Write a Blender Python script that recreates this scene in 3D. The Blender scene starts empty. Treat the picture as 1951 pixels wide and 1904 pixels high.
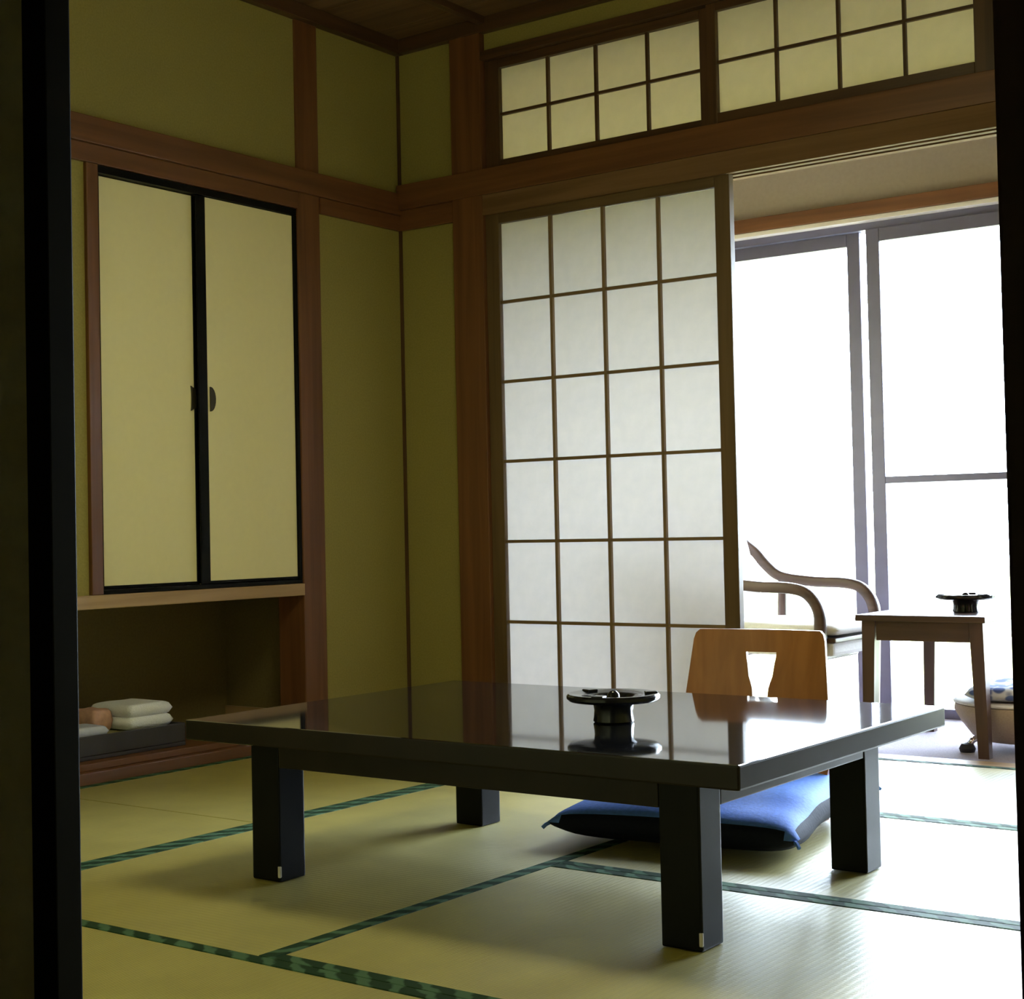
import bpy, bmesh, math, random
from mathutils import Vector, Matrix
random.seed(4)
scene = bpy.context.scene
col = scene.collection

# ------------------------------------------------------------------ camera
cam_d = bpy.data.cameras.new('camera')
cam = bpy.data.objects.new('camera', cam_d); col.objects.link(cam)
Rr = Vector((0.79838117, 0.60179946, -0.02061341))
Uu = Vector((0.03244537, -0.00881027, 0.99943468))
Ff = Vector((-0.60127764, 0.79859864, 0.02655956))
m = Matrix((( Rr.x, Uu.x, -Ff.x, 3.6707), (Rr.y, Uu.y, -Ff.y, -4.4787), (Rr.z, Uu.z, -Ff.z, 0.7232), (0, 0, 0, 1)))
cam.matrix_world = m
cam_d.sensor_width = 36; cam_d.sensor_fit = 'HORIZONTAL'
cam_d.lens = 2945.7 * 36 / 1951
cam_d.shift_x = (975.5 - 893.77) / 1951
cam_d.shift_y = -(952 - 932.72) / 1951
cam_d.clip_start = 0.02
scene.camera = cam

# ------------------------------------------------------------------ sky, portal, exposure
SKY = 12.0
world = bpy.data.worlds.new('overcast_sky'); scene.world = world; world.use_nodes = True
bg = world.node_tree.nodes['Background']
bg.inputs['Color'].default_value = (0.71, 0.845, 1.0, 1); bg.inputs['Strength'].default_value = SKY
pl = bpy.data.lights.new('window_portal', 'AREA'); pl.shape = 'RECTANGLE'; pl.size = 4.3; pl.size_y = 1.85
pl.cycles.is_portal = True
po = bpy.data.objects.new('window_portal', pl); col.objects.link(po)
po.location = (1.45, 1.22, 0.9); po.rotation_euler = (math.radians(-90), 0, 0)
scene.view_settings.view_transform = 'Standard'
scene.view_settings.look = 'None'
scene.view_settings.gamma = 1
scene.view_settings.use_curve_mapping = False
scene.view_settings.exposure = 2.17

# ------------------------------------------------------------------ materials
def new_mat(name):
    mt = bpy.data.materials.new(name); mt.use_nodes = True
    nt = mt.node_tree
    return mt, nt, nt.nodes['Principled BSDF']
def noise_bump(nt, b, scale, dist, vec=None, strength=1.0, detail=4):
    n = nt.nodes.new('ShaderNodeTexNoise'); n.inputs['Scale'].default_value = scale; n.inputs['Detail'].default_value = detail
    if vec: nt.links.new(vec, n.inputs['Vector'])
    bp = nt.nodes.new('ShaderNodeBump'); bp.inputs['Distance'].default_value = dist; bp.inputs['Strength'].default_value = strength
    nt.links.new(n.outputs['Fac'], bp.inputs['Height']); nt.links.new(bp.outputs['Normal'], b.inputs['Normal'])
    return n
def ramp(nt, fac, c1, c2, p1=0.3, p2=0.7):
    r = nt.nodes.new('ShaderNodeValToRGB')
    r.color_ramp.elements[0].position = p1; r.color_ramp.elements[0].color = (*c1, 1)
    r.color_ramp.elements[1].position = p2; r.color_ramp.elements[1].color = (*c2, 1)
    nt.links.new(fac, r.inputs['Fac']); return r
def coords(nt, scale=(1, 1, 1), kind='Object'):
    t = nt.nodes.new('ShaderNodeTexCoord'); mp = nt.nodes.new('ShaderNodeMapping'); mp.inputs['Scale'].default_value = scale
    nt.links.new(t.outputs[kind], mp.inputs['Vector']); return mp.outputs['Vector']
def plain(name, c, rough=0.5, spec=0.5, metal=0.0, var=0.12, scale=12, bump=0.0, ior=1.5):
    mt, nt, b = new_mat(name); v = coords(nt)
    n = noise_bump(nt, b, scale, bump, v)
    r = ramp(nt, n.outputs['Fac'], tuple(x * (1 - var) for x in c), tuple(min(1, x * (1 + var)) for x in c))
    nt.links.new(r.outputs['Color'], b.inputs['Base Color'])
    b.inputs['Roughness'].default_value = rough; b.inputs['Specular IOR Level'].default_value = spec
    b.inputs['Metallic'].default_value = metal; b.inputs['IOR'].default_value = ior
    return mt
def wood(name, c1, c2, axis='z', rough=0.45, spec=0.4, scale=1.0):
    s = {'x': (0.6, 14, 14), 'y': (14, 0.6, 14), 'z': (14, 14, 0.6)}[axis]
    mt, nt, b = new_mat(name); v = coords(nt, tuple(k * scale for k in s))
    oi = nt.nodes.new('ShaderNodeObjectInfo'); ad = nt.nodes.new('ShaderNodeVectorMath'); ad.operation = 'ADD'
    mul = nt.nodes.new('ShaderNodeMath'); mul.operation = 'MULTIPLY'; mul.inputs[1].default_value = 37
    nt.links.new(oi.outputs['Random'], mul.inputs[0]); nt.links.new(v, ad.inputs[0]); nt.links.new(mul.outputs[0], ad.inputs[1])
    n = noise_bump(nt, b, 2.2, 0.0006, ad.outputs[0], detail=6)
    n.inputs['Distortion'].default_value = 0.6
    r = ramp(nt, n.outputs['Fac'], c1, c2, 0.32, 0.68)
    nt.links.new(r.outputs['Color'], b.inputs['Base Color'])
    b.inputs['Roughness'].default_value = rough; b.inputs['Specular IOR Level'].default_value = spec
    return mt
WOOD1, WOOD2 = (0.118, 0.046, 0.018), (0.185, 0.075, 0.029)
M = {}
for a in 'xyz':
    M['wood_' + a] = wood('reddish_cedar_' + a, WOOD1, WOOD2, a)
    M['pale_' + a] = wood('pale_cedar_' + a, (0.34, 0.21, 0.10), (0.47, 0.31, 0.16), a, 0.5)
    M['dark_' + a] = wood('dark_stained_wood_' + a, (0.055, 0.028, 0.014), (0.10, 0.05, 0.024), a, 0.4)
    M['table_' + a] = wood('walnut_brown_wood_' + a, (0.060, 0.033, 0.026), (0.098, 0.056, 0.044), a, 0.35)
for a in 'xyz': M['screen_' + a] = wood('brown_screen_frame_' + a, (0.085, 0.050, 0.022), (0.14, 0.085, 0.040), a, 0.5)
for a in 'xyz': M['lattice_' + a] = wood('golden_lattice_wood_' + a, (0.16, 0.10, 0.048), (0.23, 0.15, 0.075), a, 0.5)
M['track_x'] = wood('matte_track_wood', (0.13, 0.07, 0.032), (0.20, 0.11, 0.055), 'x', 0.8, 0.22)
M['ceiling'] = wood('dark_ceiling_board', (0.10, 0.055, 0.025), (0.16, 0.09, 0.045), 'x', 0.6)
M['bent_ply'] = wood('orange_bent_plywood', (0.26, 0.095, 0.022), (0.36, 0.14, 0.036), 'z', 0.3, 0.5)
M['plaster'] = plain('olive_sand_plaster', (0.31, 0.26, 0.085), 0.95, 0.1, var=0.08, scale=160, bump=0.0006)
M['beige_wall'] = plain('beige_veranda_plaster', (0.31, 0.255, 0.22), 0.9, 0.15, var=0.04, scale=60, bump=0.0003)
M['veranda_ceiling'] = wood('honey_ceiling_board', (0.60, 0.47, 0.27), (0.68, 0.54, 0.32), 'x', 0.7)
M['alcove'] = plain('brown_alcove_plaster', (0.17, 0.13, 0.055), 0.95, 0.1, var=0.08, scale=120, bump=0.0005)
M['door_paper'] = plain('cream_sliding_door_paper', (0.84, 0.76, 0.45), 0.8, 0.2, var=0.012, scale=40, bump=0.0002)
M['fusuma_paper'] = plain('olive_sliding_door_paper', (0.62, 0.56, 0.27), 0.85, 0.2, var=0.05, scale=30, bump=0.0002)
M['black_lacquer'] = plain('black_lacquer', (0.006, 0.006, 0.007), 0.05, 0.5, var=0.3, scale=5, ior=2.4)
M['black_frame'] = plain('black_lacquered_frame', (0.004, 0.004, 0.004), 0.4, 0.1, var=0.3, scale=5)
M['table_edge'] = plain('dark_brown_lacquer', (0.012, 0.008, 0.006), 0.30, 0.2, var=0.3, scale=7)
M['table_leg'] = plain('black_lacquered_leg', (0.004, 0.004, 0.004), 0.35, 0.12, var=0.3, scale=7)
M['black_iron'] = plain('black_glazed_metal', (0.012, 0.012, 0.014), 0.12, 0.3, var=0.3, scale=20, bump=0.0002)
M['alu'] = plain('bronze_anodised_aluminium', (0.15, 0.14, 0.22), 0.4, 0.5, metal=0.3, var=0.05)
M['white_metal'] = plain('white_painted_metal', (0.8, 0.8, 0.78), 0.4, 0.5, var=0.03)
M['chrome'] = plain('chrome', (0.7, 0.7, 0.72), 0.12, 0.5, metal=1.0, var=0.02)
M['rubber'] = plain('black_rubber', (0.02, 0.018, 0.025), 0.6, 0.4)
M['brass'] = plain('dark_bronze_pull', (0.05, 0.042, 0.025), 0.35, 0.5, metal=0.7)
M['concrete'] = plain('pale_concrete', (0.34, 0.32, 0.26), 0.9, 0.2, var=0.06, scale=6)
M['ground'] = plain('grassy_ground', (0.22, 0.21, 0.09), 0.95, 0.1, var=0.1, scale=0.5)
M['white_paint'] = plain('off_white_paint', (0.72, 0.66, 0.62), 0.5, 0.4, var=0.03)
M['carpet'] = plain('mauve_grey_carpet', (0.36, 0.32, 0.38), 0.95, 0.1, var=0.12, scale=220, bump=0.002)
M['seat_fabric'] = plain('off_white_upholstery', (0.72, 0.69, 0.66), 0.9, 0.2, var=0.05, scale=180, bump=0.0008)
M['beige_fabric'] = plain('beige_upholstery', (0.42, 0.34, 0.28), 0.9, 0.2, var=0.08, scale=180, bump=0.0008)
M['towel'] = plain('white_towel', (0.86, 0.87, 0.95), 0.95, 0.1, var=0.05, scale=260, bump=0.0015)
M['pink_paper'] = plain('pink_wrapped_paper', (0.62, 0.36, 0.28), 0.7, 0.3, var=0.15, scale=40)
M['grey_paper'] = plain('pale_grey_blue_cloth', (0.55, 0.57, 0.72), 0.8, 0.2, var=0.08, scale=60, bump=0.0005)
M['olive_cloth'] = plain('olive_green_cloth', (0.30, 0.28, 0.13), 0.9, 0.2, var=0.15, scale=60, bump=0.0005)
M['maroon_cloth'] = plain('maroon_cloth', (0.10, 0.035, 0.025), 0.9, 0.2, var=0.2, scale=60, bump=0.0005)
M['tray'] = plain('black_tray_lacquer', (0.03, 0.026, 0.03), 0.35, 0.5, var=0.25, scale=9)
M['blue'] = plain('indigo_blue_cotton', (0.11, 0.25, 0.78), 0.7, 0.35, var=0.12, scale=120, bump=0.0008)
M['navy'] = plain('dark_navy_cotton', (0.008, 0.010, 0.022), 0.8, 0.2, var=0.12, scale=120, bump=0.0008)  # shade on the blue cushion's sides, put into the cloth colour
M['worn'] = plain('worn_bare_wood', (0.55, 0.50, 0.42), 0.7, 0.3)

def mat_paper(name, c, trans):
    mt, nt, b = new_mat(name); v = coords(nt, (1, 1, 1))
    n = noise_bump(nt, b, 25, 0.0004, v)
    r = ramp(nt, n.outputs['Fac'], tuple(x * 0.96 for x in c), c); r2 = ramp(nt, n.outputs['Fac'], (0.50, 0.45, 0.27), (0.54, 0.48, 0.29)); nt.links.new(r2.outputs['Color'], b.inputs['Base Color'])
    b.inputs['Roughness'].default_value = 0.9; b.inputs['Specular IOR Level'].default_value = 0.1
    t = nt.nodes.new('ShaderNodeBsdfTranslucent'); nt.links.new(r.outputs['Color'], t.inputs['Color'])
    mx = nt.nodes.new('ShaderNodeMixShader'); mx.inputs[0].default_value = trans
    nt.links.new(b.outputs[0], mx.inputs[1]); nt.links.new(t.outputs[0], mx.inputs[2])
    nt.links.new(mx.outputs[0], nt.nodes['Material Output'].inputs['Surface'])
    return mt
M['shoji_paper'] = mat_paper('white_shoji_paper', (0.95, 0.92, 0.92), 0.27)

M['transom_paper'] = mat_paper('thin_cream_transom_paper', (0.95, 0.87, 0.70), 0.46)  # same paper as the screens, extra light put into its tint and translucency

def mat_glass():
    mt, nt, b = new_mat('clear_window_glass'); nt.nodes.remove(b)
    t = nt.nodes.new('ShaderNodeBsdfTransparent'); t.inputs[0].default_value = (0.96, 0.97, 0.97, 1)
    g = nt.nodes.new('ShaderNodeBsdfGlossy'); g.inputs['Roughness'].default_value = 0.02
    fr = nt.nodes.new('ShaderNodeFresnel'); fr.inputs['IOR'].default_value = 1.45
    n = nt.nodes.new('ShaderNodeTexNoise'); n.inputs['Scale'].default_value = 3
    bp = nt.nodes.new('ShaderNodeBump'); bp.inputs['Distance'].default_value = 0.0002
    nt.links.new(n.outputs['Fac'], bp.inputs['Height']); nt.links.new(bp.outputs['Normal'], g.inputs['Normal'])
    mx = nt.nodes.new('ShaderNodeMixShader'); nt.links.new(fr.outputs[0], mx.inputs[0])
    nt.links.new(t.outputs[0], mx.inputs[1]); nt.links.new(g.outputs[0], mx.inputs[2])
    nt.links.new(mx.outputs[0], nt.nodes['Material Output'].inputs['Surface'])
    return mt
M['glass'] = mat_glass()

def mat_tatami():
    mt, nt, b = new_mat('woven_rush_tatami')
    t = nt.nodes.new('ShaderNodeTexCoord')
    w1 = nt.nodes.new('ShaderNodeTexWave'); w1.wave_type = 'BANDS'; w1.bands_direction = 'X'; w1.inputs['Scale'].default_value = 22; w1.inputs['Distortion'].default_value = 0.4
    w2 = nt.nodes.new('ShaderNodeTexWave'); w2.wave_type = 'BANDS'; w2.bands_direction = 'Y'; w2.inputs['Scale'].default_value = 60; w2.inputs['Distortion'].default_value = 0.8
    n = nt.nodes.new('ShaderNodeTexNoise'); n.inputs['Scale'].default_value = 9; n.inputs['Detail'].default_value = 5
    for k in (w1, w2, n): nt.links.new(t.outputs['Object'], k.inputs['Vector'])
    ad = nt.nodes.new('ShaderNodeMath'); ad.operation = 'MULTIPLY'
    nt.links.new(w1.outputs['Fac'], ad.inputs[0]); nt.links.new(w2.outputs['Fac'], ad.inputs[1])
    r = ramp(nt, n.outputs['Fac'], (0.43, 0.36, 0.065), (0.53, 0.45, 0.095))
    mx = nt.nodes.new('ShaderNodeMix'); mx.data_type = 'RGBA'; mx.blend_type = 'MULTIPLY'; mx.inputs[0].default_value = 0.18
    nt.links.new(r.outputs['Color'], mx.inputs[6]); nt.links.new(ad.outputs[0], mx.inputs[7])
    nt.links.new(mx.outputs[2], b.inputs['Base Color'])
    bp = nt.nodes.new('ShaderNodeBump'); bp.inputs['Distance'].default_value = 0.0015; bp.inputs['Strength'].default_value = 0.6
    nt.links.new(ad.outputs[0], bp.inputs['Height']); nt.links.new(bp.outputs['Normal'], b.inputs['Normal'])
    b.inputs['Roughness'].default_value = 0.45; b.inputs['Specular IOR Level'].default_value = 1.0
    b.inputs['Coat Weight'].default_value = 1.0; b.inputs['Coat Roughness'].default_value = 0.5; b.inputs['Coat IOR'].default_value = 1.8
    return mt
M['tatami'] = mat_tatami()
def mat_heri():
    mt, nt, b = new_mat('green_patterned_border_cloth')
    t = nt.nodes.new('ShaderNodeTexCoord')
    w1 = nt.nodes.new('ShaderNodeTexWave'); w1.bands_direction = 'DIAGONAL'; w1.inputs['Scale'].default_value = 9; w1.inputs['Distortion'].default_value = 2.5; w1.inputs['Detail Scale'].default_value = 3
    nt.links.new(t.outputs['Object'], w1.inputs['Vector'])
    r = ramp(nt, w1.outputs['Fac'], (0.013, 0.038, 0.016), (0.075, 0.150, 0.088), 0.45, 0.8)
    nt.links.new(r.outputs['Color'], b.inputs['Base Color'])
    b.inputs['Roughness'].default_value = 0.7; b.inputs['Specular IOR Level'].default_value = 0.15
    return mt
M['heri'] = mat_heri()
def mat_pattern():
    mt, nt, b = new_mat('blue_white_patterned_cotton')
    v = coords(nt, (1, 1, 1))
    vo = nt.nodes.new('ShaderNodeTexVoronoi'); vo.inputs['Scale'].default_value = 26
    nt.links.new(v, vo.inputs['Vector'])
    r = ramp(nt, vo.outputs['Distance'], (0.08, 0.13, 0.36), (0.62, 0.66, 0.74), 0.42, 0.55)
    nt.links.new(r.outputs['Color'], b.inputs['Base Color']); b.inputs['Roughness'].default_value = 0.85
    return mt
M['pattern'] = mat_pattern()

# ------------------------------------------------------------------ mesh helpers
OFF = {}                 # accumulated offset of a part inside its thing
def link(name, me, parent=None, loc=(0, 0, 0)):
    o = bpy.data.objects.new(name, me); col.objects.link(o)
    base = OFF.get(parent, Vector((0, 0, 0))) if parent else Vector((0, 0, 0))
    o.location = Vector(loc) - base
    if parent: o.parent = parent; OFF[o] = Vector(loc)
    return o
CACHE = {}
def box_mesh(size, mt, bev=0.0):
    key = (tuple(round(s, 4) for s in size), mt.name, bev)
    if key in CACHE: return CACHE[key]
    bm = bmesh.new(); bmesh.ops.create_cube(bm, size=1); bmesh.ops.scale(bm, vec=size, verts=bm.verts)
    if bev: bmesh.ops.bevel(bm, geom=bm.edges[:], offset=min(bev, min(size) * 0.45), segments=2, affect='EDGES', profile=0.6)
    me = bpy.data.meshes.new('block'); bm.to_mesh(me); bm.free(); me.materials.append(mt)
    CACHE[key] = me; return me
def box(name, lo, hi, mt, parent=None, bev=0.0):
    lo, hi = Vector(lo), Vector(hi)
    return link(name, box_mesh(hi - lo, M[mt], bev), parent, (lo + hi) / 2)
def raw(name, verts, faces, mt, parent=None, smooth=False, loc=(0, 0, 0)):
    me = bpy.data.meshes.new(name); me.from_pydata([tuple(v) for v in verts], [], faces); me.materials.append(M[mt])
    bm = bmesh.new(); bm.from_mesh(me); bmesh.ops.recalc_face_normals(bm, faces=bm.faces); bm.to_mesh(me); bm.free()
    if smooth:
        for p in me.polygons: p.use_smooth = True
    return link(name, me, parent, loc)
def boxes(name, rects, mt, parent=None):
    """several blocks of ONE continuous piece (a wall with openings)"""
    V, F = [], []
    for lo, hi in rects:
        k = len(V)
        for x in (lo[0], hi[0]):
            for y in (lo[1], hi[1]):
                for z in (lo[2], hi[2]): V.append((x, y, z))
        F += [tuple(k + i for i in f) for f in ((0, 1, 3, 2), (4, 6, 7, 5), (0, 4, 5, 1), (2, 3, 7, 6), (0, 2, 6, 4), (1, 5, 7, 3))]
    return raw(name, V, F, mt, parent)
def lathe(name, prof, mt, parent=None, seg=40, loc=(0, 0, 0)):
    V, F = [], []
    for r, z in prof:
        for k in range(seg):
            a = 2 * math.pi * k / seg; V.append((r * math.cos(a), r * math.sin(a), z))
    for i in range(len(prof) - 1):
        for k in range(seg):
            k2 = (k + 1) % seg; F.append((i * seg + k, i * seg + k2, (i + 1) * seg + k2, (i + 1) * seg + k))
    F.append(tuple(range(seg))); F.append(tuple((len(prof) - 1) * seg + k for k in range(seg)))
    o = raw(name, V, F, mt, parent, True, loc); autosmooth(o, 40); return o
def autosmooth(o, deg):
    bm = bmesh.new(); bm.from_mesh(o.data)
    for e in bm.edges:
        if len(e.link_faces) == 2: e.smooth = e.calc_face_angle(0) < math.radians(deg)
    for f in bm.faces: f.smooth = True
    bm.to_mesh(o.data); bm.free()
def spline(pts, n=8):
    P = [Vector(p) for p in pts]; P = [2 * P[0] - P[1]] + P + [2 * P[-1] - P[-2]]; out = []
    for i in range(1, len(P) - 2):
        for k in range(n):
            t = k / n; a, b, c, d = P[i - 1:i + 3]
            out.append(0.5 * ((2 * b) + (c - a) * t + (2 * a - 5 * b + 4 * c - d) * t * t + (3 * b - a - 3 * c + d) * t ** 3))
    out.append(P[-2]); return out
def sweep(name, path, w, h, mt, parent=None, side=Vector((0, 1, 0)), sect=8, round_=True, loc=(0, 0, 0)):
    """rounded bar along a path: w measured along side, h across it"""
    V, F = [], []; n = len(path); side = Vector(side)
    for i, p in enumerate(path):
        t = (path[min(i + 1, n - 1)] - path[max(i - 1, 0)]).normalized()
        s = (side - t * side.dot(t)).normalized(); u = t.cross(s)
        for k in range(sect):
            a = 2 * math.pi * (k + 0.5) / sect; c, q = math.cos(a), math.sin(a)
            if round_:
                e = 0.6; c = math.copysign(abs(c) ** e, c); q = math.copysign(abs(q) ** e, q)
            V.append(p + s * c * w / 2 + u * q * h / 2)
    for i in range(n - 1):
        for k in range(sect):
            k2 = (k + 1) % sect; F.append((i * sect + k, i * sect + k2, (i + 1) * sect + k2, (i + 1) * sect + k))
    F.append(tuple(range(sect))); F.append(tuple((n - 1) * sect + k for k in range(sect)))
    o = raw(name, V, F, mt, parent, True, loc); autosmooth(o, 50); return o
def prism(name, prof, axis, a, b, mt, parent=None, bev=0.0):
    """profile (two coordinates) extruded along axis from a to b"""
    V = []; n = len(prof)
    for t in (a, b):
        for p, q in prof:
            V.append({'x': (t, p, q), 'y': (p, t, q), 'z': (p, q, t)}[axis])
    F = [tuple(range(n)), tuple(range(n, 2 * n))] + [(i, (i + 1) % n, n + (i + 1) % n, n + i) for i in range(n)]
    return raw(name, V, F, mt, parent)
def pad(name, sx, sy, h, mt, parent=None, loc=(0, 0, 0), nx=22, ny=22, pw=3.0, pinch=0.0, wob=0.004, rnd=2.6):
    """stuffed cushion: full in the middle, thin seam round the rim"""
    V, F = [], []
    rs = random.Random(name + str(sx))
    ph = [rs.uniform(0, 6) for _ in range(4)]
    def prof(u, v):
        k = (1 - abs(u) ** pw) * (1 - abs(v) ** pw)
        return max(0, k) ** 0.5
    for s in (1, -1):
        for j in range(ny + 1):
            for i in range(nx + 1):
                u = 2 * i / nx - 1; v = 2 * j / ny - 1
                u = math.copysign(1 - (1 - abs(u)) ** 1.35, u); v = math.copysign(1 - (1 - abs(v)) ** 1.35, v)
                x = u * sx / 2 * (1 - pinch * (1 - v * v)); y = v * sy / 2 * (1 - pinch * (1 - u * u))
                z = s * prof(u, v) * h / 2 + h / 2
                if s > 0: z += wob * math.sin(5 * u + ph[0]) * math.sin(4 * v + ph[1]) * prof(u, v)
                else: z = max(z, 0.0)
                V.append((x, y, z))
    N = (nx + 1) * (ny + 1)
    for s in (0, 1):
        for j in range(ny):
            for i in range(nx):
                a = s * N + j * (nx + 1) + i; F.append((a, a + 1, a + nx + 2, a + nx + 1))
    me = bpy.data.meshes.new(name); me.from_pydata(V, [], F); me.materials.append(M[mt])
    bm = bmesh.new(); bm.from_mesh(me); bmesh.ops.remove_doubles(bm, verts=bm.verts, dist=1e-5)
    bmesh.ops.recalc_face_normals(bm, faces=bm.faces)
    for f in bm.faces: f.smooth = True
    bm.to_mesh(me); bm.free()
    return link(name, me, parent, loc)
def thing(name, label, cat, loc=(0, 0, 0), rz=0.0, group=None):
    o = bpy.data.objects.new(name, None); col.objects.link(o); o.empty_display_size = 0.1
    o.location = loc; o.rotation_euler = (0, 0, rz); tag(o, label, cat, group); OFF[o] = Vector((0, 0, 0)); return o
def tag(o, label, cat, group=None):
    o['label'] = label; o['category'] = cat
    if group: o['group'] = group
def struct(o, label=None, cat=None):
    o['kind'] = 'structure'
    if label: o['label'] = label
    if cat: o['category'] = cat
    OFF.setdefault(o, Vector(o.location)); return o
def group_root(name, label, cat):
    o = bpy.data.objects.new(name, None); col.objects.link(o); OFF[o] = Vector((0, 0, 0)); return struct(o, label, cat)

# ------------------------------------------------------------------ floor with tatami
RX0, RX1, RY0, RY1 = 0.03, 3.55, -3.45, 0.07
floor = box('floor', (-0.05, RY0, -0.15), (RX1 + 0.05, RY1, -0.052), 'pale_x')
struct(floor, 'tatami floor of the room under the black low table', 'floor')
HW = 0.031
mat_me = box_mesh(Vector((1.756, 0.816, 0.05)), M['tatami'], 0.002)
half_me = box_mesh(Vector((0.876, 0.816, 0.05)), M['tatami'], 0.002)
her_me = box_mesh(Vector((1.757, HW, 0.0515)), M['heri'], 0.002)
herh_me = box_mesh(Vector((0.877, HW, 0.0515)), M['heri'], 0.002)
def mat(x0, y0, along, half=False):
    L = 0.88 if half else 1.76
    w, d = (L, 0.88) if along == 'x' else (0.88, L)
    o = link('tatami_mat', half_me if half else mat_me, floor, (x0 + w / 2, y0 + d / 2, -0.025))
    o.rotation_euler.z = 0 if along == 'x' else math.pi / 2
    for s in (-1, 1):
        b = bpy.data.objects.new('mat_border', herh_me if half else her_me); col.objects.link(b)
        b.parent = o; b.location = (0, s * (0.408 + HW / 2 + 0.0005), 0.0005)
xA, xB, xC = 0.91, 1.79, 2.67
mat(RX0, -1.69, 'y'); mat(RX0, -3.45, 'y')
mat(xA, -2.57, 'y')
mat(xB, -2.57, 'x'); mat(xB, -1.69, 'x')
mat(xA, -0.81, 'x'); mat(xC, -0.81, 'x', True)
mat(xA, -3.45, 'x'); mat(xC, -3.45, 'x', True)

# ------------------------------------------------------------------ ceiling
CZ = 2.555
ceil = box('ceiling', (-0.1, RY0 - 0.1, CZ + 0.03), (RX1 + 0.15, 0.12, CZ + 0.10), 'ceiling')
struct(ceil, 'dark brown boarded wooden ceiling', 'ceiling')
yy = RY0
while yy < 0.02:
    y2 = min(yy + 0.30, 0.03)
    box('board', (-0.02, yy + 0.002, CZ + 0.012), (RX1 + 0.02, y2 - 0.002, CZ + 0.029), 'ceiling', ceil, 0.002); yy += 0.30
for k in range(8):
    x = 0.42 + 0.44 * k
    box('batten', (x - 0.015, RY0, CZ - 0.014), (x + 0.015, 0.0, CZ + 0.0115), 'dark_y', ceil, 0.002)

# ------------------------------------------------------------------ left wall with alcove
AL = -2.45   # left end of the alcove
wl = boxes('wall_left', [((-0.10, RY0, 1.985), (0.0, 0.06, 2.585)), ((-0.10, -0.47, -0.05), (0.0, 0.06, 1.985)),
                         ((-0.10, RY0, 0.512), (-0.002, -1.487, 1.985)), ((-0.10, RY0, -0.05), (0, AL, 0.512)),
                         ((-0.66, RY0, -0.15), (-0.56, 0.06, 2.585)), ((-0.56, RY0, 2.50), (-0.10, 0.06, 2.585)), ((-0.56, 0.0, -0.15), (-0.10, 0.06, 2.5)), ((-0.56, RY0 - 0.05, -0.15), (-0.10, RY0, 2.585)), ((-0.56, RY0, -0.15), (-0.05, 0.06, -0.06))], 'plaster')
struct(wl, 'olive sand-plaster wall holding the cupboard', 'wall')
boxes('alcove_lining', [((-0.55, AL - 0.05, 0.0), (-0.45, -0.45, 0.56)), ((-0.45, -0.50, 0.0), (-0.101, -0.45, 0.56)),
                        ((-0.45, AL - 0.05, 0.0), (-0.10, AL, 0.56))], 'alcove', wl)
box('pillar', (-0.115, -0.569, 0.0), (0.008, -0.456, CZ - 0.04), 'wood_z', wl, 0.004)
box('rail', (-0.02, RY0, 1.907), (0.022, -0.012, 1.988), 'wood_y', wl, 0.003)
box('rail', (-0.02, RY0, 1.85), (0.012, -0.570, 1.906), 'wood_y', wl, 0.002)
box('rail', (-0.02, -0.455, 1.85), (0.012, -0.012, 1.906), 'wood_y', wl, 0.002)
box('corner_strip', (-0.01, -0.010, 0.0), (0.010, 0.01, CZ - 0.04), 'dark_z', wl)
box('ceiling_moulding', (-0.02, RY0, CZ - 0.042), (0.034, 0.0, CZ + 0.0115), 'dark_y', wl, 0.004)
box('alcove_floor_board', (-0.449, AL + 0.001, 0.035), (0.0, -0.5005, 0.056), 'wood_y', wl, 0.003)
box('alcove_sill', (-0.03, AL, -0.05), (0.026, -0.57, 0.0345), 'wood_y', wl, 0.003)
box('skirting', (-0.449, -0.512, 0.0565), (-0.116, -0.5, 0.105), 'pale_x', wl, 0.002)
box('shelf_board', (-0.45, AL, 0.512), (0.014, -0.570, 0.553), 'pale_y', wl, 0.003)
box('door_jamb', (-0.10, -1.487, 0.5535), (0.012, -1.443, 1.849), 'wood_z', wl, 0.003)

# hanging cupboard
cb = thing('wall_cupboard', 'cream two-door sliding cupboard with black frames above the alcove shelf', 'cupboard', (0, -1.007, 0.5535))
def cbox(n, lo, hi, mt, par, bev=0.0):
    return box(n, Vector(lo) - cb.location, Vector(hi) - cb.location, mt, par, bev)
cbox('back_panel', (-0.44, -1.4425, 0.554), (-0.42, -0.5705, 1.849), 'pale_z', cb)
cbox('top_panel', (-0.42, -1.4425, 1.83), (-0.031, -0.5705, 1.849), 'pale_y', cb)
cbox('side_panel', (-0.42, -1.4425, 0.554), (-0.031, -1.425, 1.829), 'pale_z', cb)
cbox('side_panel', (-0.42, -0.588, 0.554), (-0.031, -0.5705, 1.829), 'pale_z', cb)
cbox('track', (-0.03, -1.4425, 1.826), (0.004, -0.5705, 1.849), 'black_frame', cb, 0.002)
cbox('track', (-0.03, -1.4425, 0.5537), (0.004, -0.5705, 0.567), 'black_frame', cb, 0.002)
cbox('jamb_liner', (-0.03, -1.4425, 0.568), (0.003, -1.434, 1.825), 'black_frame', cb)
cbox('jamb_liner', (-0.03, -0.583, 0.568), (0.003, -0.5705, 1.825), 'black_frame', cb)
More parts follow.
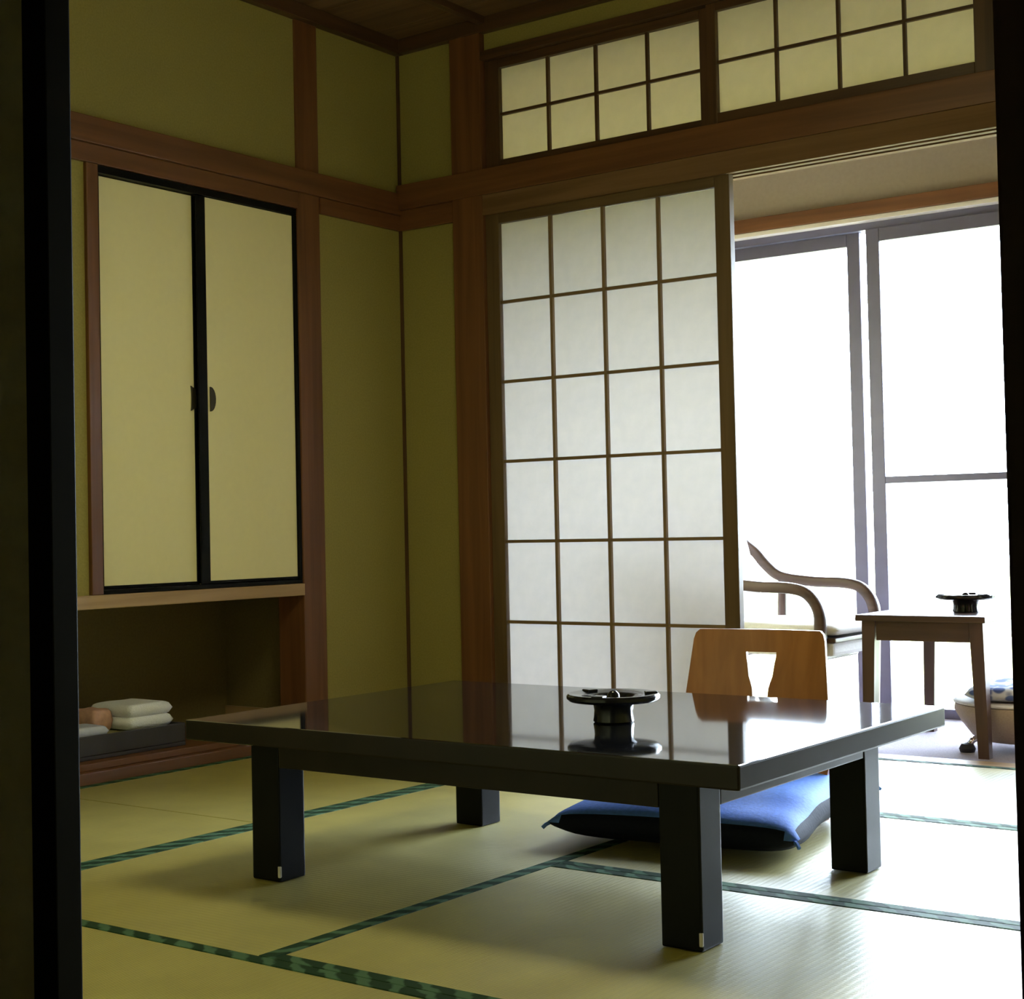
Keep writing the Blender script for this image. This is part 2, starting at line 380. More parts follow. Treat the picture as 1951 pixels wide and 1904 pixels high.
for (y0, y1, x, s) in ((-1.4335, -0.995, -0.022, 1), (-1.035, -0.5835, -0.006, -1)):
    d = cbox('door', (x - 0.008, y0 + 0.001, 0.569), (x, y1 - 0.001, 1.824), 'door_paper', cb, 0.001)
    fw = 0.021
    if s > 0:
        cbox('door_frame', (x - 0.009, y1 - 0.042, 0.569), (x + 0.003, y1 - 0.002, 1.824), 'black_frame', d, 0.0015)
    else:
        cbox('door_frame', (x - 0.009, y0 + 0.001, 0.569), (x + 0.004, y0 + 0.040, 1.824), 'black_frame', d, 0.0015)
    cbox('door_frame', (x - 0.009, y0 + 0.001, 0.569), (x + 0.003, y1 - 0.001, 0.578), 'black_frame', d, 0.0015)
    # finger pull: half-moon plate
    yc = -1.030 if s > 0 else -0.984
    prof = []
    R_ = 0.026 if s > 0 else 0.026
    for k in range(13):
        a = -math.pi / 2 + math.pi * k / 12
        if s > 0: prof.append((yc - R_ * 0.9 * (1 - 0.15 * math.cos(a)) + 0.0, 1.166 + 0.040 * math.sin(a)))
        else: prof.append((yc + R_ * 0.9 * math.cos(a), 1.166 + 0.040 * math.sin(a)))
    if s > 0: prof += [(yc + 0.012, 1.166 + 0.022), (yc + 0.012, 1.166 - 0.022)]
    prof = [(p - cb.location.y, q - cb.location.z) for p, q in prof]
    o = prism('finger_pull', prof, 'x', x + 0.0005, x + 0.0055, 'brass')
    o.parent = d; o.location = -d.location

# ------------------------------------------------------------------ wall between room and veranda
wb = boxes('wall_back', [((-0.1, 0.0, -0.05), (0.275, 0.06, 2.585)), ((0.275, 0.0, 2.44), (RX1 + 0.1, 0.06, 2.585)),
                         ((2.37, 0.0, 1.99), (RX1 + 0.1, 0.06, 2.45))], 'plaster')
struct(wb, 'olive plaster wall with shoji and transom windows', 'wall')
box('pillar', (0.27, -0.03, 0.0), (0.407, 0.09, CZ - 0.04), 'wood_z', wb, 0.004)
box('pillar', (2.262, -0.03, 0.0), (2.37, 0.09, CZ - 0.04), 'wood_z', wb, 0.004)
box('rail', (0.012, -0.035, 1.925), (2.50, -0.001, 2.018), 'wood_x', wb, 0.003)
box('rail', (2.51, -0.035, 1.925), (RX1, -0.001, 2.018), 'wood_x', wb, 0.003)
box('rail', (0.012, -0.018, 1.85), (0.2695, -0.001, 1.9245), 'wood_x', wb, 0.002)
# head track with two grooves
gp = [(-0.03, 1.924), (-0.03, 1.852)]
for c in (0.0, 0.045):
    gp += [(c - 0.011, 1.852), (c - 0.011, 1.868), (c + 0.011, 1.868), (c + 0.011, 1.852)]
gp += [(0.085, 1.852), (0.085, 1.924)]
prism('head_track', gp, 'x', 0.4075, 2.2615, 'track_x', wb)
prism('head_track', gp, 'x', 2.3705, RX1, 'track_x', wb)
box('transom_sill', (0.4075, -0.0005, 1.9245), (2.2615, 0.06, 2.016), 'wood_x', wb, 0.002)
box('transom_head', (0.4075, -0.03, 2.412), (2.2615, 0.06, 2.445), 'dark_x', wb, 0.002)
box('ceiling_moulding', (0.034, -0.034, CZ - 0.042), (RX1, 0.0, CZ + 0.0115), 'dark_x', wb, 0.004)
box('threshold', (0.4075, 0.0705, -0.06), (RX1, 0.16, 0.0), 'pale_x', wb, 0.003)

# ------------------------------------------------------------------ shoji screens
def shoji(name, label, x0, x1, z0, z1, y, xs, zs, stile, rtop, rbot, bw, mats):
    """xs, zs: pane boundaries (bar centres, first and last are frame edges)"""
    d = group_root(name, label, 'shoji' if name.startswith('door') else 'transom window')
    wz, wx = mats
    t = 0.015
    fz, fx = (wz.replace('lattice', 'screen'), wx.replace('lattice', 'screen'))
    box('stile', (x0, y - t, z0), (xs[0], y + t, z1), fz, d, 0.002)
    box('stile', (xs[-1], y - t, z0), (x1, y + t, z1), fz, d, 0.002)
    box('top_rail', (xs[0] + 0.0003, y - t, zs[-1]), (xs[-1] - 0.0003, y + t, z1), fx, d, 0.002)
    box('bottom_rail', (xs[0] + 0.0003, y - t, z0), (xs[-1] - 0.0003, y + t, zs[0]), fx, d, 0.002)
    for x in xs[1:-1]:
        box('bar', (x - bw / 2, y - 0.010, zs[0]), (x + bw / 2, y + 0.004, zs[-1]), wz, d, 0.001)
    for z in zs[1:-1]:
        box('bar', (xs[0], y - 0.009, z - bw / 2), (xs[-1], y + 0.0035, z + bw / 2), wx, d, 0.001)
    for i in range(len(xs) - 1):
        for j in range(len(zs) - 1):
            box('paper_pane', (xs[i] + 0.0004, y + 0.0045, zs[j] + 0.0004), (xs[i + 1] - 0.0004, y + 0.0055, zs[j + 1] - 0.0004), 'shoji_paper' if name.startswith('door') else 'transom_paper', d)
    return d
sx = [0.4641 + 0.2158 * k for k in range(5)]
sz = [0.11, 0.396, 0.681, 0.966, 1.250, 1.535, 1.818]
shoji('door_1', 'tall white paper shoji screen standing behind the low table', 0.4085, 1.381, 0.002, 1.866, 0.0, sx, sz, 0.05, 0.05, 0.1, 0.011, ('lattice_z', 'lattice_x'))
tx = [0.470, 0.676, 0.874, 1.078, 1.279]
shoji('window_1', 'left paper transom window above the shoji screen', 0.4085, 1.318, 2.017, 2.411, 0.012, tx, [2.048, 2.213, 2.380], 0.05, 0.03, 0.03, 0.010, ('dark_z', 'dark_x'))
tx2 = [1.352, 1.560, 1.768, 1.976, 2.186]
shoji('window_2', 'right paper transom window above the open veranda', 1.319, 2.261, 2.017, 2.411, -0.019 + 0.005, tx2, [2.052, 2.218, 2.385], 0.05, 0.03, 0.03, 0.010, ('dark_z', 'dark_x'))

sx4 = [2.982 + 0.1765 * k for k in range(4)]
shoji('door_4', 'front shoji screen slid into the far right corner', 2.943, 3.549, 0.002, 1.866, 0.0, sx4, sz, 0.05, 0.05, 0.1, 0.011, ('lattice_z', 'lattice_x'))
sx5 = [2.982 + 0.1765 * k for k in range(4)]
shoji('door_5', 'rear shoji screen stacked behind another in the far right corner', 2.943, 3.549, 0.002, 1.866, 0.045, sx5, sz, 0.05, 0.05, 0.1, 0.011, ('lattice_z', 'lattice_x'))

# ------------------------------------------------------------------ right wall, front wall, anteroom
wr = box('wall_right', (RX1 + 0.001, -3.45, -0.05), (RX1 + 0.1, 0.06, 2.585), 'plaster'); struct(wr, 'olive plaster wall at the right side of the room', 'wall')
OX0, OX1 = 1.40, 3.339
wf = boxes('wall_front', [((-0.1, -3.57, -0.05), (0.55, -3.451, 2.585)), ((0.55, -3.57, 1.90), (RX1, -3.451, 2.585)), ((RX1, -3.57, -0.05), (4.7, -3.451, 2.585))], 'plaster')
struct(wf, 'plaster wall around the doorway nearest the viewer', 'wall')
box('threshold', (0.55, -3.57, -0.06), (RX1, -3.4515, -0.002), 'dark_x', wf)
box('head_track', (0.55, -3.565, 1.84), (RX1, -3.452, 1.899), 'dark_x', wf)
tr = box('trim_1', (3.375, -3.56, 0.0), (3.45, -3.455, 1.839), 'dark_z', None, 0.003); struct(tr, 'dark wooden door post at the right edge', 'door post')
tr2 = box('trim_2', (3.4505, -3.53, 0.0), (RX1, -3.48, 1.839), 'plaster'); struct(tr2, 'narrow plaster strip beside the dark door post', 'wall')
af = box('floor_anteroom', (0.3, -6.6, -0.10), (4.7, -3.571, -0.002), 'dark_y'); struct(af, 'dark board floor in front of the doorway', 'floor')
ac = box('ceiling_anteroom', (0.3, -6.6, 2.45), (4.7, -3.571, 2.52), 'ceiling'); struct(ac, 'low dark ceiling of the anteroom', 'ceiling')
aw = box('wall_anteroom', (0.2, -6.6, -0.05), (0.299, -3.571, 2.52), 'plaster'); struct(aw, 'plaster wall of the anteroom', 'wall')
ab = box('wall_anteroom_end', (0.3, -6.7, -0.05), (4.7, -6.601, 2.52), 'plaster'); struct(ab, 'plaster end wall of the anteroom', 'wall')

aw2 = box('wall_anteroom_right', (4.701, -6.6, -0.05), (4.8, -3.45, 2.52), 'plaster'); struct(aw2, 'plaster wall at the right of the anteroom', 'wall')

def fusuma(name, label, x0, x1, y0, y1):
    d = group_root(name, label, 'sliding door')
    box('stile', (x1 - 0.038, y0, 0.0), (x1, y1, 1.838), 'black_frame', d, 0.0015)
    box('stile', (x0, y0, 0.0), (x0 + 0.04, y1, 1.838), 'black_frame', d, 0.0015)
    box('bottom_rail', (x0 + 0.041, y0 + 0.002, 0.0), (x1 - 0.039, y1 - 0.002, 0.04), 'black_frame', d, 0.003)
    box('top_rail', (x0 + 0.041, y0 + 0.002, 1.80), (x1 - 0.039, y1 - 0.002, 1.838), 'black_frame', d, 0.003)
    box('paper_panel', (x0 + 0.041, y0 + 0.006, 0.041), (x1 - 0.039, y1 - 0.006, 1.799), 'fusuma_paper', d)
fusuma('door_2', 'open sliding door with black lacquered edge at the left of the view', 1.47, 2.392, -3.484, -3.452)
fusuma('door_3', 'sliding door stacked behind the near one', 0.56, 1.52, -3.53, -3.50)

# ------------------------------------------------------------------ veranda
VY = 1.1
vf = box('floor_veranda', (-0.6, 0.1605, -0.10), (4.2, VY + 0.12, -0.004), 'carpet'); struct(vf, 'mauve grey carpet of the veranda', 'floor')
vc = box('ceiling_veranda', (-0.6, 0.06, 2.36), (4.2, VY + 0.15, 2.44), 'veranda_ceiling'); struct(vc, 'beige veranda ceiling', 'ceiling')
vw = boxes('wall_veranda', [((-0.6, VY, 1.935), (4.2, VY + 0.12, 2.36)), ((-0.6, VY, -0.1), (-0.02, VY + 0.12, 1.935)), ((3.55, VY, -0.1), (4.2, VY + 0.12, 1.935))], 'beige_wall')
struct(vw, 'beige veranda wall above the bright windows', 'wall')
vl = box('wall_veranda_left', (-0.7, 0.061, -0.1), (-0.601, VY + 0.12, 2.44), 'beige_wall'); struct(vl, 'beige left end wall of the veranda', 'wall')
vr = box('wall_veranda_right', (4.201, 0.061, -0.1), (4.3, VY + 0.12, 2.44), 'beige_wall'); struct(vr, 'beige right end wall of the veranda', 'wall')
vo = boxes('wall_veranda_side', [((3.651, 0.0, -0.1), (4.3, 0.06, 2.44))], 'beige_wall'); struct(vo, 'short beige wall at the veranda corner', 'wall')
# window casing
wc = box('trim_3', (-0.02, VY - 0.035, 1.880), (3.55, VY + 0.10, 1.934), 'wood_x', None, 0.003); struct(wc, 'reddish wooden window casing above the glass', 'trim')
box('casing_lip', (-0.02, VY - 0.028, 1.862), (3.55, VY + 0.02, 1.8795), 'white_paint', wc, 0.002)

def sash(name, label, x0, x1, y, z0, z1, mid=None, sw=0.052):
    d = group_root(name, label, 'window')
    t = 0.016
    box('stile', (x0, y - t, z0), (x0 + sw, y + t, z1), 'alu', d, 0.002)
    box('stile', (x1 - sw, y - t, z0), (x1, y + t, z1), 'alu', d, 0.002)
    box('rail', (x0 + sw + .0003, y - t, z1 - 0.05), (x1 - sw - .0003, y + t, z1), 'alu', d, 0.002)
    box('rail', (x0 + sw + .0003, y - t, z0), (x1 - sw - .0003, y + t, z0 + 0.06), 'alu', d, 0.002)
    a = z0 + 0.0605
    if mid:
        box('rail', (x0 + sw + .0003, y - t, mid - 0.013), (x1 - sw - .0003, y + t, mid + 0.013), 'alu', d, 0.002)
        box('pane', (x0 + sw + .0003, y - 0.002, a), (x1 - sw - .0003, y + 0.002, mid - 0.0135), 'glass', d); a = mid + 0.0135
    box('pane', (x0 + sw + .0003, y - 0.002, a), (x1 - sw - .0003, y + 0.002, z1 - 0.0505), 'glass', d)
    return d
wfr = boxes('window_frame_track', [((-0.02, VY + 0.021, 1.836), (3.55, VY + 0.11, 1.8795)), ((-0.02, VY - 0.02, -0.0995), (3.55, VY + 0.12, -0.03))], 'alu')
wfr.name = 'trim_4'; struct(wfr, 'dark aluminium track of the veranda windows', 'window frame')
sash('window_3', 'left veranda window with one tall bright pane', 0.42, 1.332, VY + 0.062, -0.029, 1.835)
sash('window_4', 'right veranda window divided by a middle rail', 1.372, 2.36, VY + 0.020 + 0.006, -0.029, 1.835, 0.881)
sash('window_5', 'veranda window hidden beyond the dark door post', 2.32, 3.54, VY + 0.062, -0.029, 1.835)
sash('window_6', 'veranda window hidden behind the shoji screen', -0.015, 0.46, VY + 0.026, -0.029, 1.835)

# ------------------------------------------------------------------ outside
bs = box('floor_balcony', (-0.6, VY + 0.125, -0.30), (4.2, 2.25, -0.12), 'concrete'); struct(bs, 'pale concrete balcony floor outside the windows', 'balcony')
rl = thing('balcony_railing', 'white metal balcony railing outside the bright window', 'railing', (1.8, 2.15, -0.12))
box('top_rail', (-2.4, -0.025, 0.98), (2.4, 0.025, 1.02), 'white_metal', rl, 0.004)
box('bottom_rail', (-2.4, -0.02, 0.08), (2.4, 0.02, 0.11), 'white_metal', rl, 0.004)
for k in range(5): box('post', (-2.4 + 1.19 * k, -0.024, 0.0), (-2.36 + 1.19 * k, 0.024, 0.979), 'white_metal', rl, 0.003)
for k in range(40):
    if k % 10: box('baluster', (-2.386 + 0.119 * k, -0.008, 0.1105), (-2.372 + 0.119 * k, 0.008, 0.9795), 'white_metal', rl)
gr = box('ground', (-60, 2.6, -3.2), (60, 120, -3.0), 'ground'); struct(gr, 'grassy ground far below the balcony', 'ground')

# ------------------------------------------------------------------ pendant lamp over the table (above the frame)
def mat_glow(name, c, e):
    mt, nt, b = new_mat(name); v = coords(nt); n = noise_bump(nt, b, 60, 0.0003, v)
    rr = ramp(nt, n.outputs['Fac'], tuple(k * 0.95 for k in c), c)
    nt.links.new(rr.outputs['Color'], b.inputs['Base Color']); nt.links.new(rr.outputs['Color'], b.inputs['Emission Color'])
    b.inputs['Emission Strength'].default_value = e; b.inputs['Roughness'].default_value = 0.8
    return mt
M['lamp_diffuser'] = mat_glow('lit_lamp_diffuser', (1.0, 0.96, 0.56), 6.0)
M['lamp_paper'] = mat_glow('lit_lamp_paper', (1.0, 0.95, 0.54), 1.5)
pd = thing('pendant_lamp', 'square paper pendant lamp hanging from the ceiling above the low table', 'lamp', (1.79, -1.70, 2.02))
box('diffuser', (-0.20, -0.20, 0.004), (0.20, 0.20, 0.010), 'lamp_diffuser', pd)
for s_ in (-1, 1):
    box('paper_side', (min(s_ * 0.205, s_ * 0.209), -0.20, 0.012), (max(s_ * 0.205, s_ * 0.209), 0.20, 0.165), 'lamp_paper', pd)
    box('paper_side', (-0.20, min(s_ * 0.205, s_ * 0.209), 0.012), (0.20, max(s_ * 0.205, s_ * 0.209), 0.165), 'lamp_paper', pd)
    for t_ in (-1, 1):
        box('corner_post', (s_ * 0.207 - 0.007, t_ * 0.207 - 0.007, 0.0), (s_ * 0.207 + 0.007, t_ * 0.207 + 0.007, 0.18), 'lattice_z', pd, 0.001)
box('top_cap', (-0.215, -0.215, 0.181), (0.215, 0.215, 0.195), 'dark_x', pd, 0.003)
sweep('cord', [Vector((0, 0, 0.195)), Vector((0, 0, 0.35)), Vector((0, 0, 0.532))], 0.008, 0.008, 'black_frame', pd, side=(1, 0, 0), sect=8)

# ------------------------------------------------------------------ black low table
TZ = 0.335
lt = thing('low_table', 'large glossy black lacquered low table on the tatami', 'table', (1.857, -1.757, 0))
def tb(n, lo, hi, mt, bev): return box(n, lo, hi, mt, lt, bev)
top = tb('tabletop', (-0.650, -0.4655, 0.293), (0.648, 0.4665, TZ), 'black_lacquer', 0.004)
top.data.materials.append(M['table_edge'])
for p in top.data.polygons:
    if abs(p.normal.z) < 0.3: p.material_index = 1
for s, y in ((-1, -0.390), (1, 0.390)):
    tb('apron', (-0.4525, min(y, y - s * 0.022), 0.238), (0.4525, max(y, y - s * 0.022), 0.2925), 'table_edge', 0.002)
for s in (-1, 1):
    x = s * 0.531
    tb('apron', (min(x, x - s * 0.022), -0.3105, 0.238), (max(x, x - s * 0.022), 0.3105, 0.2925), 'table_edge', 0.002)
for sx_ in (-1, 1):
    for sy_ in (-1, 1):
        cx, cy = sx_ * 0.4925, sy_ * 0.3515
        g = tb('leg', (cx - 0.0395, cy - 0.0390, 0.001), (cx + 0.0395, cy + 0.0390, 0.2925), 'table_leg', 0.004)
        if sy_ < 0:
            o = box('worn_chip', (cx + 0.0335, cy - 0.0397, 0.010), (cx + 0.0399, cy - 0.033, 0.034), 'worn', g, 0.002)

# ------------------------------------------------------------------ ashtrays
def ashtray(loc, label, rz):
    a = thing('ashtray', label, 'ashtray', loc, rz, None)
    s = 1.0
    prof = [(0.000, 0.0), (0.038, 0.0), (0.041, 0.003), (0.0395, 0.012), (0.0385, 0.024), (0.040, 0.034), (0.046, 0.040), (0.070, 0.0405), (0.088, 0.043), (0.0935, 0.048), (0.0935, 0.0535), (0.090, 0.0575), (0.082, 0.0575), (0.060, 0.054), (0.045, 0.052), (0.038, 0.046), (0.0, 0.044)]
    lathe('bowl', prof, 'black_iron', a, 48)
    for k in range(3):
        t = 2 * math.pi * k / 3 + 0.5
        o = box('cigarette_rest', (0.064, -0.012, 0.0545), (0.088, 0.012, 0.0600), 'black_iron', a, 0.0025)
        o.location = (0.076 * math.cos(t), 0.076 * math.sin(t), 0.0572); o.rotation_euler.z = t
    lathe('snuffer', [(0.0, 0.0435), (0.014, 0.0435), (0.012, 0.056), (0.006, 0.062), (0.0, 0.063)], 'black_iron', a, 20)
    return a
ashtray((2.030, -1.835, TZ), 'black wide-rimmed pedestal ashtray on the glossy low table', 0.2)

# ------------------------------------------------------------------ floor chair and cushions
zc = thing('floor_chair', 'legless orange-brown bentwood chair with a vase-shaped cut-out back', 'floor chair', (1.885, -0.93, 0.0), math.radians(4))
def back_panel():
    """bent plywood back with cut-out; u across, z up; leans away from the table"""
    W0, W1, z0, z1 = 0.202, 0.174, 0.03, 0.455
    def outer(t):          # half width by height
        return W0 + (W1 - W0) * max(0, (t - 0.35) / 0.65) if t > 0.35 else W0 - 0.03 * max(0, (0.22 - t) / 0.22)
    def inner(z):          # half width of the cut-out at height z
        k = [(0.14, 0.036), (0.21, 0.020), (0.26, 0.018), (0.30, 0.021), (0.35, 0.034), (0.398, 0.041)]
        for (a, p), (b, q) in zip(k, k[1:]):
            if a <= z <= b:
                t = (z - a) / (b - a); t = t * t * (3 - 2 * t); return p + (q - p) * t
        return 0
    zs = [z0, 0.08, 0.14] + [0.14 + 0.0152 * k for k in range(1, 17)] + [0.398, 0.418, 0.43, 0.446, z1]
    zs = sorted(set(round(z, 4) for z in zs))
    V, F = [], []
    def add(u, z, side):
        bend = 0.10 * (u / 0.2) ** 2 * 0.35                # wraps forward at the sides
        lean = 0.16 * (z - z0)
        V.append((u, lean - bend + (0.006 if side else -0.006), z)); return len(V) - 1
    for sgn in (-1, 1):
        rows = []
        for z in zs:
            t = (z - z0) / (z1 - z0); wo = outer(t)
            if z > 0.43: wo -= 0.012 * ((z - 0.43) / 0.025) ** 3
            cut = inner(z) if 0.14 <= z <= 0.398 else 0.0
            rows.append((z, cut, wo))
        N = 8
        for r_i in range(len(rows) - 1):
            (za, ca, wa), (zb, cb_, wb_) = rows[r_i], rows[r_i + 1]
            if za < 0.14 <= zb and zb == 0.14: cb_ = 0.0
            if abs(za - 0.398) < 1e-6: ca = 0.0
            if abs(zb - 0.14) < 1e-6: cb_ = 0.0
            for side in (0, 1):
                ia = [add(sgn * (ca + (wa - ca) * k / N), za, side) for k in range(N + 1)]
                ib = [add(sgn * (cb_ + (wb_ - cb_) * k / N), zb, side) for k in range(N + 1)]
                for k in range(N): F.append((ia[k], ia[k + 1], ib[k + 1], ib[k]))
                if side == 0: ea, eb = ia, ib
                else:
                    F.append((ea[-1], ia[-1], ib[-1], eb[-1]))
                    if ca > 0 or cb_ > 0: F.append((ea[0], eb[0], ib[0], ia[0]))
                    if r_i == len(rows) - 2:
                        for k in range(N): F.append((eb[k], ib[k], ib[k + 1], eb[k + 1]))
                    if abs(za - 0.14) < 1e-6 or abs(za - 0.398) < 1e-6:
                        pass
    # ledges of the cut-out (top and bottom)
    for z in (0.14, 0.398):
        w = inner(z)
        q = [add(-w, z, 0), add(w, z, 0), add(w, z, 1), add(-w, z, 1)]; F.append(tuple(q))
    me_o = raw('backrest', V, F, 'bent_ply', zc)
    bm = bmesh.new(); bm.from_mesh(me_o.data); bmesh.ops.remove_doubles(bm, verts=bm.verts, dist=1e-5); bmesh.ops.recalc_face_normals(bm, faces=bm.faces); bm.to_mesh(me_o.data); bm.free()
    autosmooth(me_o, 35)
    return me_o
back_panel()
box('seat_board', (-0.20, -0.30, 0.003), (0.20, -0.03, 0.016), 'bent_ply', zc, 0.004)
sweep('bend', spline([(0, -0.035, 0.010), (0, 0.0, 0.012), (0, 0.008, 0.03), (0, 0.012, 0.06)], 4), 0.36, 0.012, 'bent_ply', zc, side=(1, 0, 0), sect=4, round_=False)

zb = thing('floor_cushion', 'flat dark blue floor cushion lying under the far side of the low table', 'cushion', (1.895, -1.150, 0.0165), math.radians(8.5))
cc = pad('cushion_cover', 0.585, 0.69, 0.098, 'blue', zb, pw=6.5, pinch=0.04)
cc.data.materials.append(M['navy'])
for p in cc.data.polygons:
    if p.center.z < 0.050 or p.normal.z < 0.62: p.material_index = 1  # sides and lower half get the painted shade
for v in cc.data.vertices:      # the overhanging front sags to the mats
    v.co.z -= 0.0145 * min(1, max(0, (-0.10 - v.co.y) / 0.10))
lathe('tuft', [(0.0, 0.092), (0.008, 0.092), (0.010, 0.096), (0.005, 0.100), (0.0, 0.100)], 'blue', zb, 10)
for sx_ in (-1, 1):
    for sy_ in (-1, 1):
        c = Vector((sx_ * 0.288, sy_ * 0.34, 0.047 - (0.0145 if sy_ < 0 else 0)))
        sweep('corner_tassel', [c, c + Vector((sx_ * 0.006, sy_ * 0.006, -0.003)), c + Vector((sx_ * 0.012, sy_ * 0.012, -0.010))], 0.008, 0.008, 'blue', zb, side=(0, 0, 1), sect=6)

# ------------------------------------------------------------------ veranda furniture
st = thing('side_table', 'small square brown wooden table on the veranda carpet', 'table', (1.885, 0.51, -0.004))
box('tabletop', (-0.207, -0.315, 0.414), (0.207, 0.30, 0.434), 'table_x', st, 0.003)
box('apron', (-0.149, -0.288, 0.352), (0.149, -0.268, 0.4135), 'table_x', st, 0.002)
box('apron', (-0.149, 0.252, 0.352), (0.149, 0.272, 0.4135), 'table_x', st, 0.002)
box('apron', (-0.189, -0.248, 0.352), (-0.169, 0.238, 0.4135), 'table_y', st, 0.002)
box('apron', (0.169, -0.248, 0.352), (0.189, 0.238, 0.4135), 'table_y', st, 0.002)
for sx_ in (-1, 1):
    for y0 in (-0.292, 0.238):
        xa = 0.150 if sx_ > 0 else -0.193
        V = []
        for z, w, dx in ((0.0, 0.033, 0.012 * sx_), (0.4135, 0.043, 0.0)):
            cx, cy = xa + 0.0215 + dx, y0 + 0.0195
            V += [(cx - w / 2, cy - w / 2, z), (cx + w / 2, cy - w / 2, z), (cx + w / 2, cy + w / 2, z), (cx - w / 2, cy + w / 2, z)]
        raw('leg', V, [(0, 1, 2, 3), (4, 5, 6, 7), (0, 1, 5, 4), (1, 2, 6, 5), (2, 3, 7, 6), (3, 0, 4, 7)], 'table_z', st)
ashtray((1.957, 0.42, 0.430), 'black wide-rimmed ashtray on the small veranda table', 1.1)

ch = thing('armchair', 'bentwood veranda armchair with off-white seat partly behind the shoji', 'armchair', (1.24, 0.475, -0.004))
def cp(x, y, z): return Vector((x - 1.24, y - 0.475, z + 0.004))
for y in (0.25, 0.70):
    path = spline([cp(0.985, y, 0.70), cp(1.044, y, 0.652), cp(1.086, y, 0.620), cp(1.130, y, 0.572), cp(1.188, y, 0.532), cp(1.311, y, 0.515), cp(1.43, y, 0.510), cp(1.495, y, 0.490), cp(1.532, y, 0.435), cp(1.535, y, 0.36), cp(1.528, y, 0.18), cp(1.52, y, 0.0)], 6)
    sweep('arm_frame', path, 0.040, 0.038, 'table_x', ch, side=(0, 1, 0), sect=10)
    sweep('rear_leg', spline([cp(1.19, y, 0.520), cp(1.186, y, 0.40), cp(1.182, y, 0.18), cp(1.175, y, 0.0)], 5), 0.034, 0.030, 'table_z', ch, side=(0, 1, 0), sect=8)
for x, z in ((1.46, 0.271), (1.13, 0.271)):
    sweep('cross_bar', [cp(x, 0.252, z), cp(x, 0.475, z), cp(x, 0.698, z)], 0.03, 0.025, 'table_y', ch, side=(1, 0, 0), sect=8)
sweep('back_rail', [cp(1.000, 0.252, 0.690), cp(0.985, 0.475, 0.700), cp(1.000, 0.698, 0.690)], 0.05, 0.03, 'table_y', ch, side=(0, 0, 1), sect=8)
pad('seat_cushion', 0.53, 0.405, 0.05, 'seat_fabric', ch, loc=cp(1.32, 0.475, 0.346), pw=8, wob=0.003)
box('seat_frame', cp(1.05, 0.275, 0.331), cp(1.575, 0.675, 0.3455), 'table_x', ch, 0.004)
box('seat_base', cp(1.06, 0.280, 0.285), cp(1.565, 0.670, 0.3305), 'seat_fabric', ch, 0.012)
o = pad('back_cushion', 0.40, 0.36, 0.09, 'seat_fabric', ch, loc=cp(1.085, 0.475, 0.375), pw=7, wob=0.003)
o.rotation_euler = (math.radians(90), 0, math.radians(90)); o.rotation_euler = Matrix.Rotation(math.radians(-16), 3, 'Y').to_4x4().to_euler()
o.rotation_euler = (Matrix.Rotation(math.radians(-14), 3, 'Y') @ Matrix.Rotation(math.radians(-90), 3, 'Y')).to_euler()
o.location = cp(1.125, 0.475, 0.545)

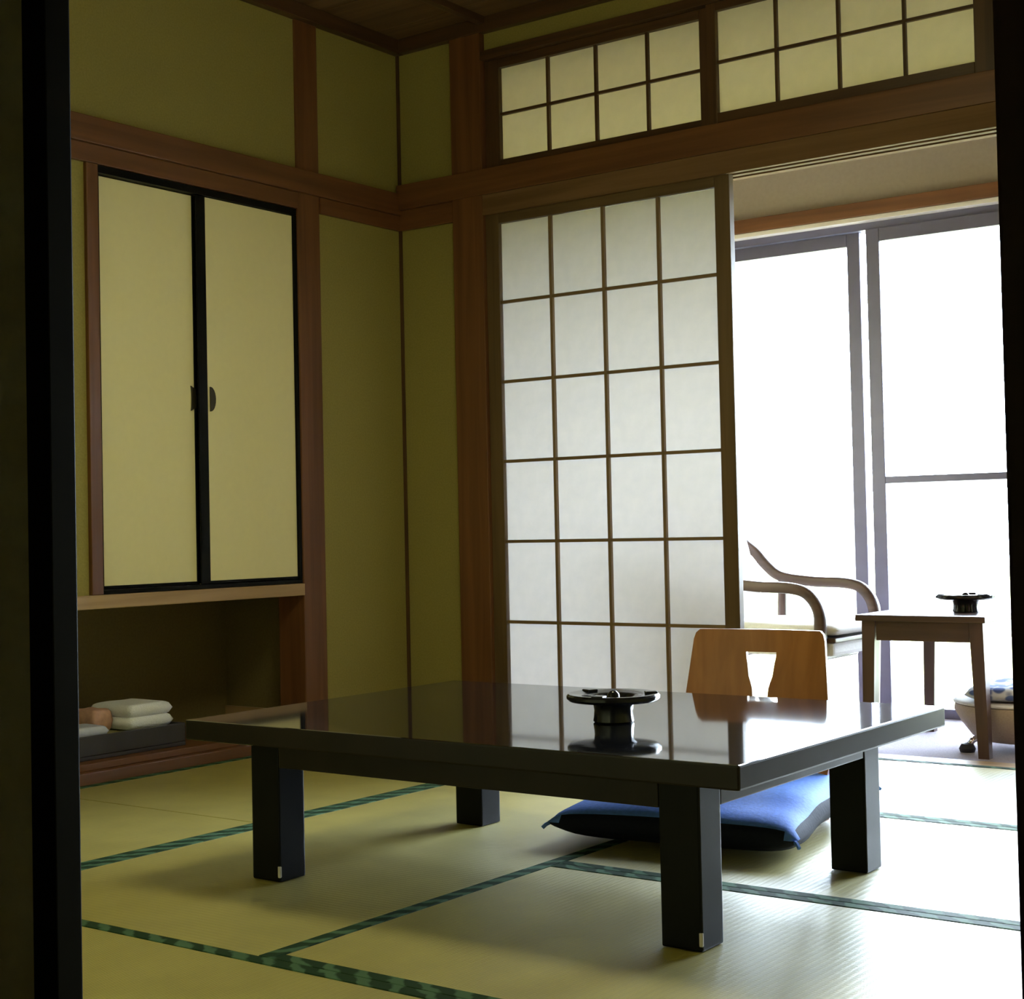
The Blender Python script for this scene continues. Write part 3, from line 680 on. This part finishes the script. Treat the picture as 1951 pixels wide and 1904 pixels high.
ls = thing('low_stool', 'low rounded beige upholstered seat beside the veranda table leg', 'seat', (2.12, 0.50, -0.004))
lathe('padded_body', [(0.0, 0.03), (0.14, 0.03), (0.172, 0.045), (0.205, 0.09), (0.225, 0.125), (0.222, 0.145), (0.20, 0.155), (0.0, 0.157)], 'beige_fabric', ls, 40)
lathe('piping', [(0.219, 0.1475), (0.2265, 0.149), (0.228, 0.1535), (0.222, 0.157), (0.214, 0.1575)], 'seat_fabric', ls, 40)
for k in range(4):
    a = math.radians(227 + 90 * k); d_ = Vector((math.cos(a), math.sin(a), 0))
    f_ = sweep('foot_tube', spline([d_ * 0.08 + Vector((0, 0, 0.035)), d_ * 0.14 + Vector((0, 0, 0.045)), d_ * 0.19 + Vector((0, 0, 0.038)), d_ * 0.208 + Vector((0, 0, 0.014))], 5), 0.018, 0.018, 'chrome', ls, side=(0, 0, 1), sect=8)
    lathe('rubber_foot', [(0.0, 0.0), (0.022, 0.0), (0.026, 0.012), (0.018, 0.026), (0.0, 0.03)], 'rubber', f_, 14, loc=tuple(d_ * 0.212))
sc = thing('seat_cushion', 'blue and white patterned cushion on the low beige seat', 'cushion', (2.13, 0.50, 0.154), 0.2)
pad('cushion_cover', 0.36, 0.36, 0.055, 'pattern', sc, pw=5, wob=0.004)

# ------------------------------------------------------------------ tray with linen in the alcove
ty = thing('linen_tray', 'shallow black lacquered tray on the alcove floor board', 'tray', (-0.215, -1.385, 0.0565))
box('tray_base', (-0.165, -0.315, 0.0), (0.165, 0.315, 0.012), 'tray', ty, 0.002)
for lo, hi in (((-0.165, -0.315, 0.0125), (-0.152, 0.315, 0.072)), ((0.152, -0.315, 0.0125), (0.165, 0.315, 0.072)), ((-0.1515, -0.315, 0.0125), (0.1515, -0.302, 0.072)), ((-0.1515, 0.302, 0.0125), (0.1515, 0.315, 0.072))):
    box('tray_side', lo, hi, 'tray', ty, 0.003)
def folded(name, label, cat, loc, rz, size, layers, mt):
    t = thing(name, label, cat, loc, rz)
    h = size[2] / layers
    for k in range(layers):
        pad('fold', size[0] - 0.004 * k, size[1] - 0.006 * (k % 2), h * 1.12, mt, t, loc=(0, 0.002 * (k % 2), k * h), nx=12, ny=12, pw=14, wob=0.001)
    return t
folded('folded_robe', 'olive folded robe lying in the black tray', 'robe', (-0.22, -1.385, 0.069), 0.0, (0.27, 0.56, 0.045), 2, 'olive_cloth')
folded('folded_towel', 'thick white folded towel on top of the tray', 'towel', (-0.19, -1.175, 0.119), 0.0, (0.20, 0.18, 0.075), 2, 'towel')
folded('folded_belt', 'maroon folded cloth belt behind the towel in the tray', 'belt', (-0.315, -1.40, 0.119), 0.0, (0.08, 0.20, 0.07), 2, 'maroon_cloth')
folded('paper_packet', 'small pink paper packet beside the white towel', 'packet', (-0.215, -1.31, 0.119), 0.0, (0.11, 0.075, 0.062), 1, 'pink_paper')
folded('hand_towel', 'pale grey-blue hand towel at the front of the tray', 'towel', (-0.135, -1.45, 0.119), -0.1, (0.12, 0.18, 0.03), 1, 'grey_paper')
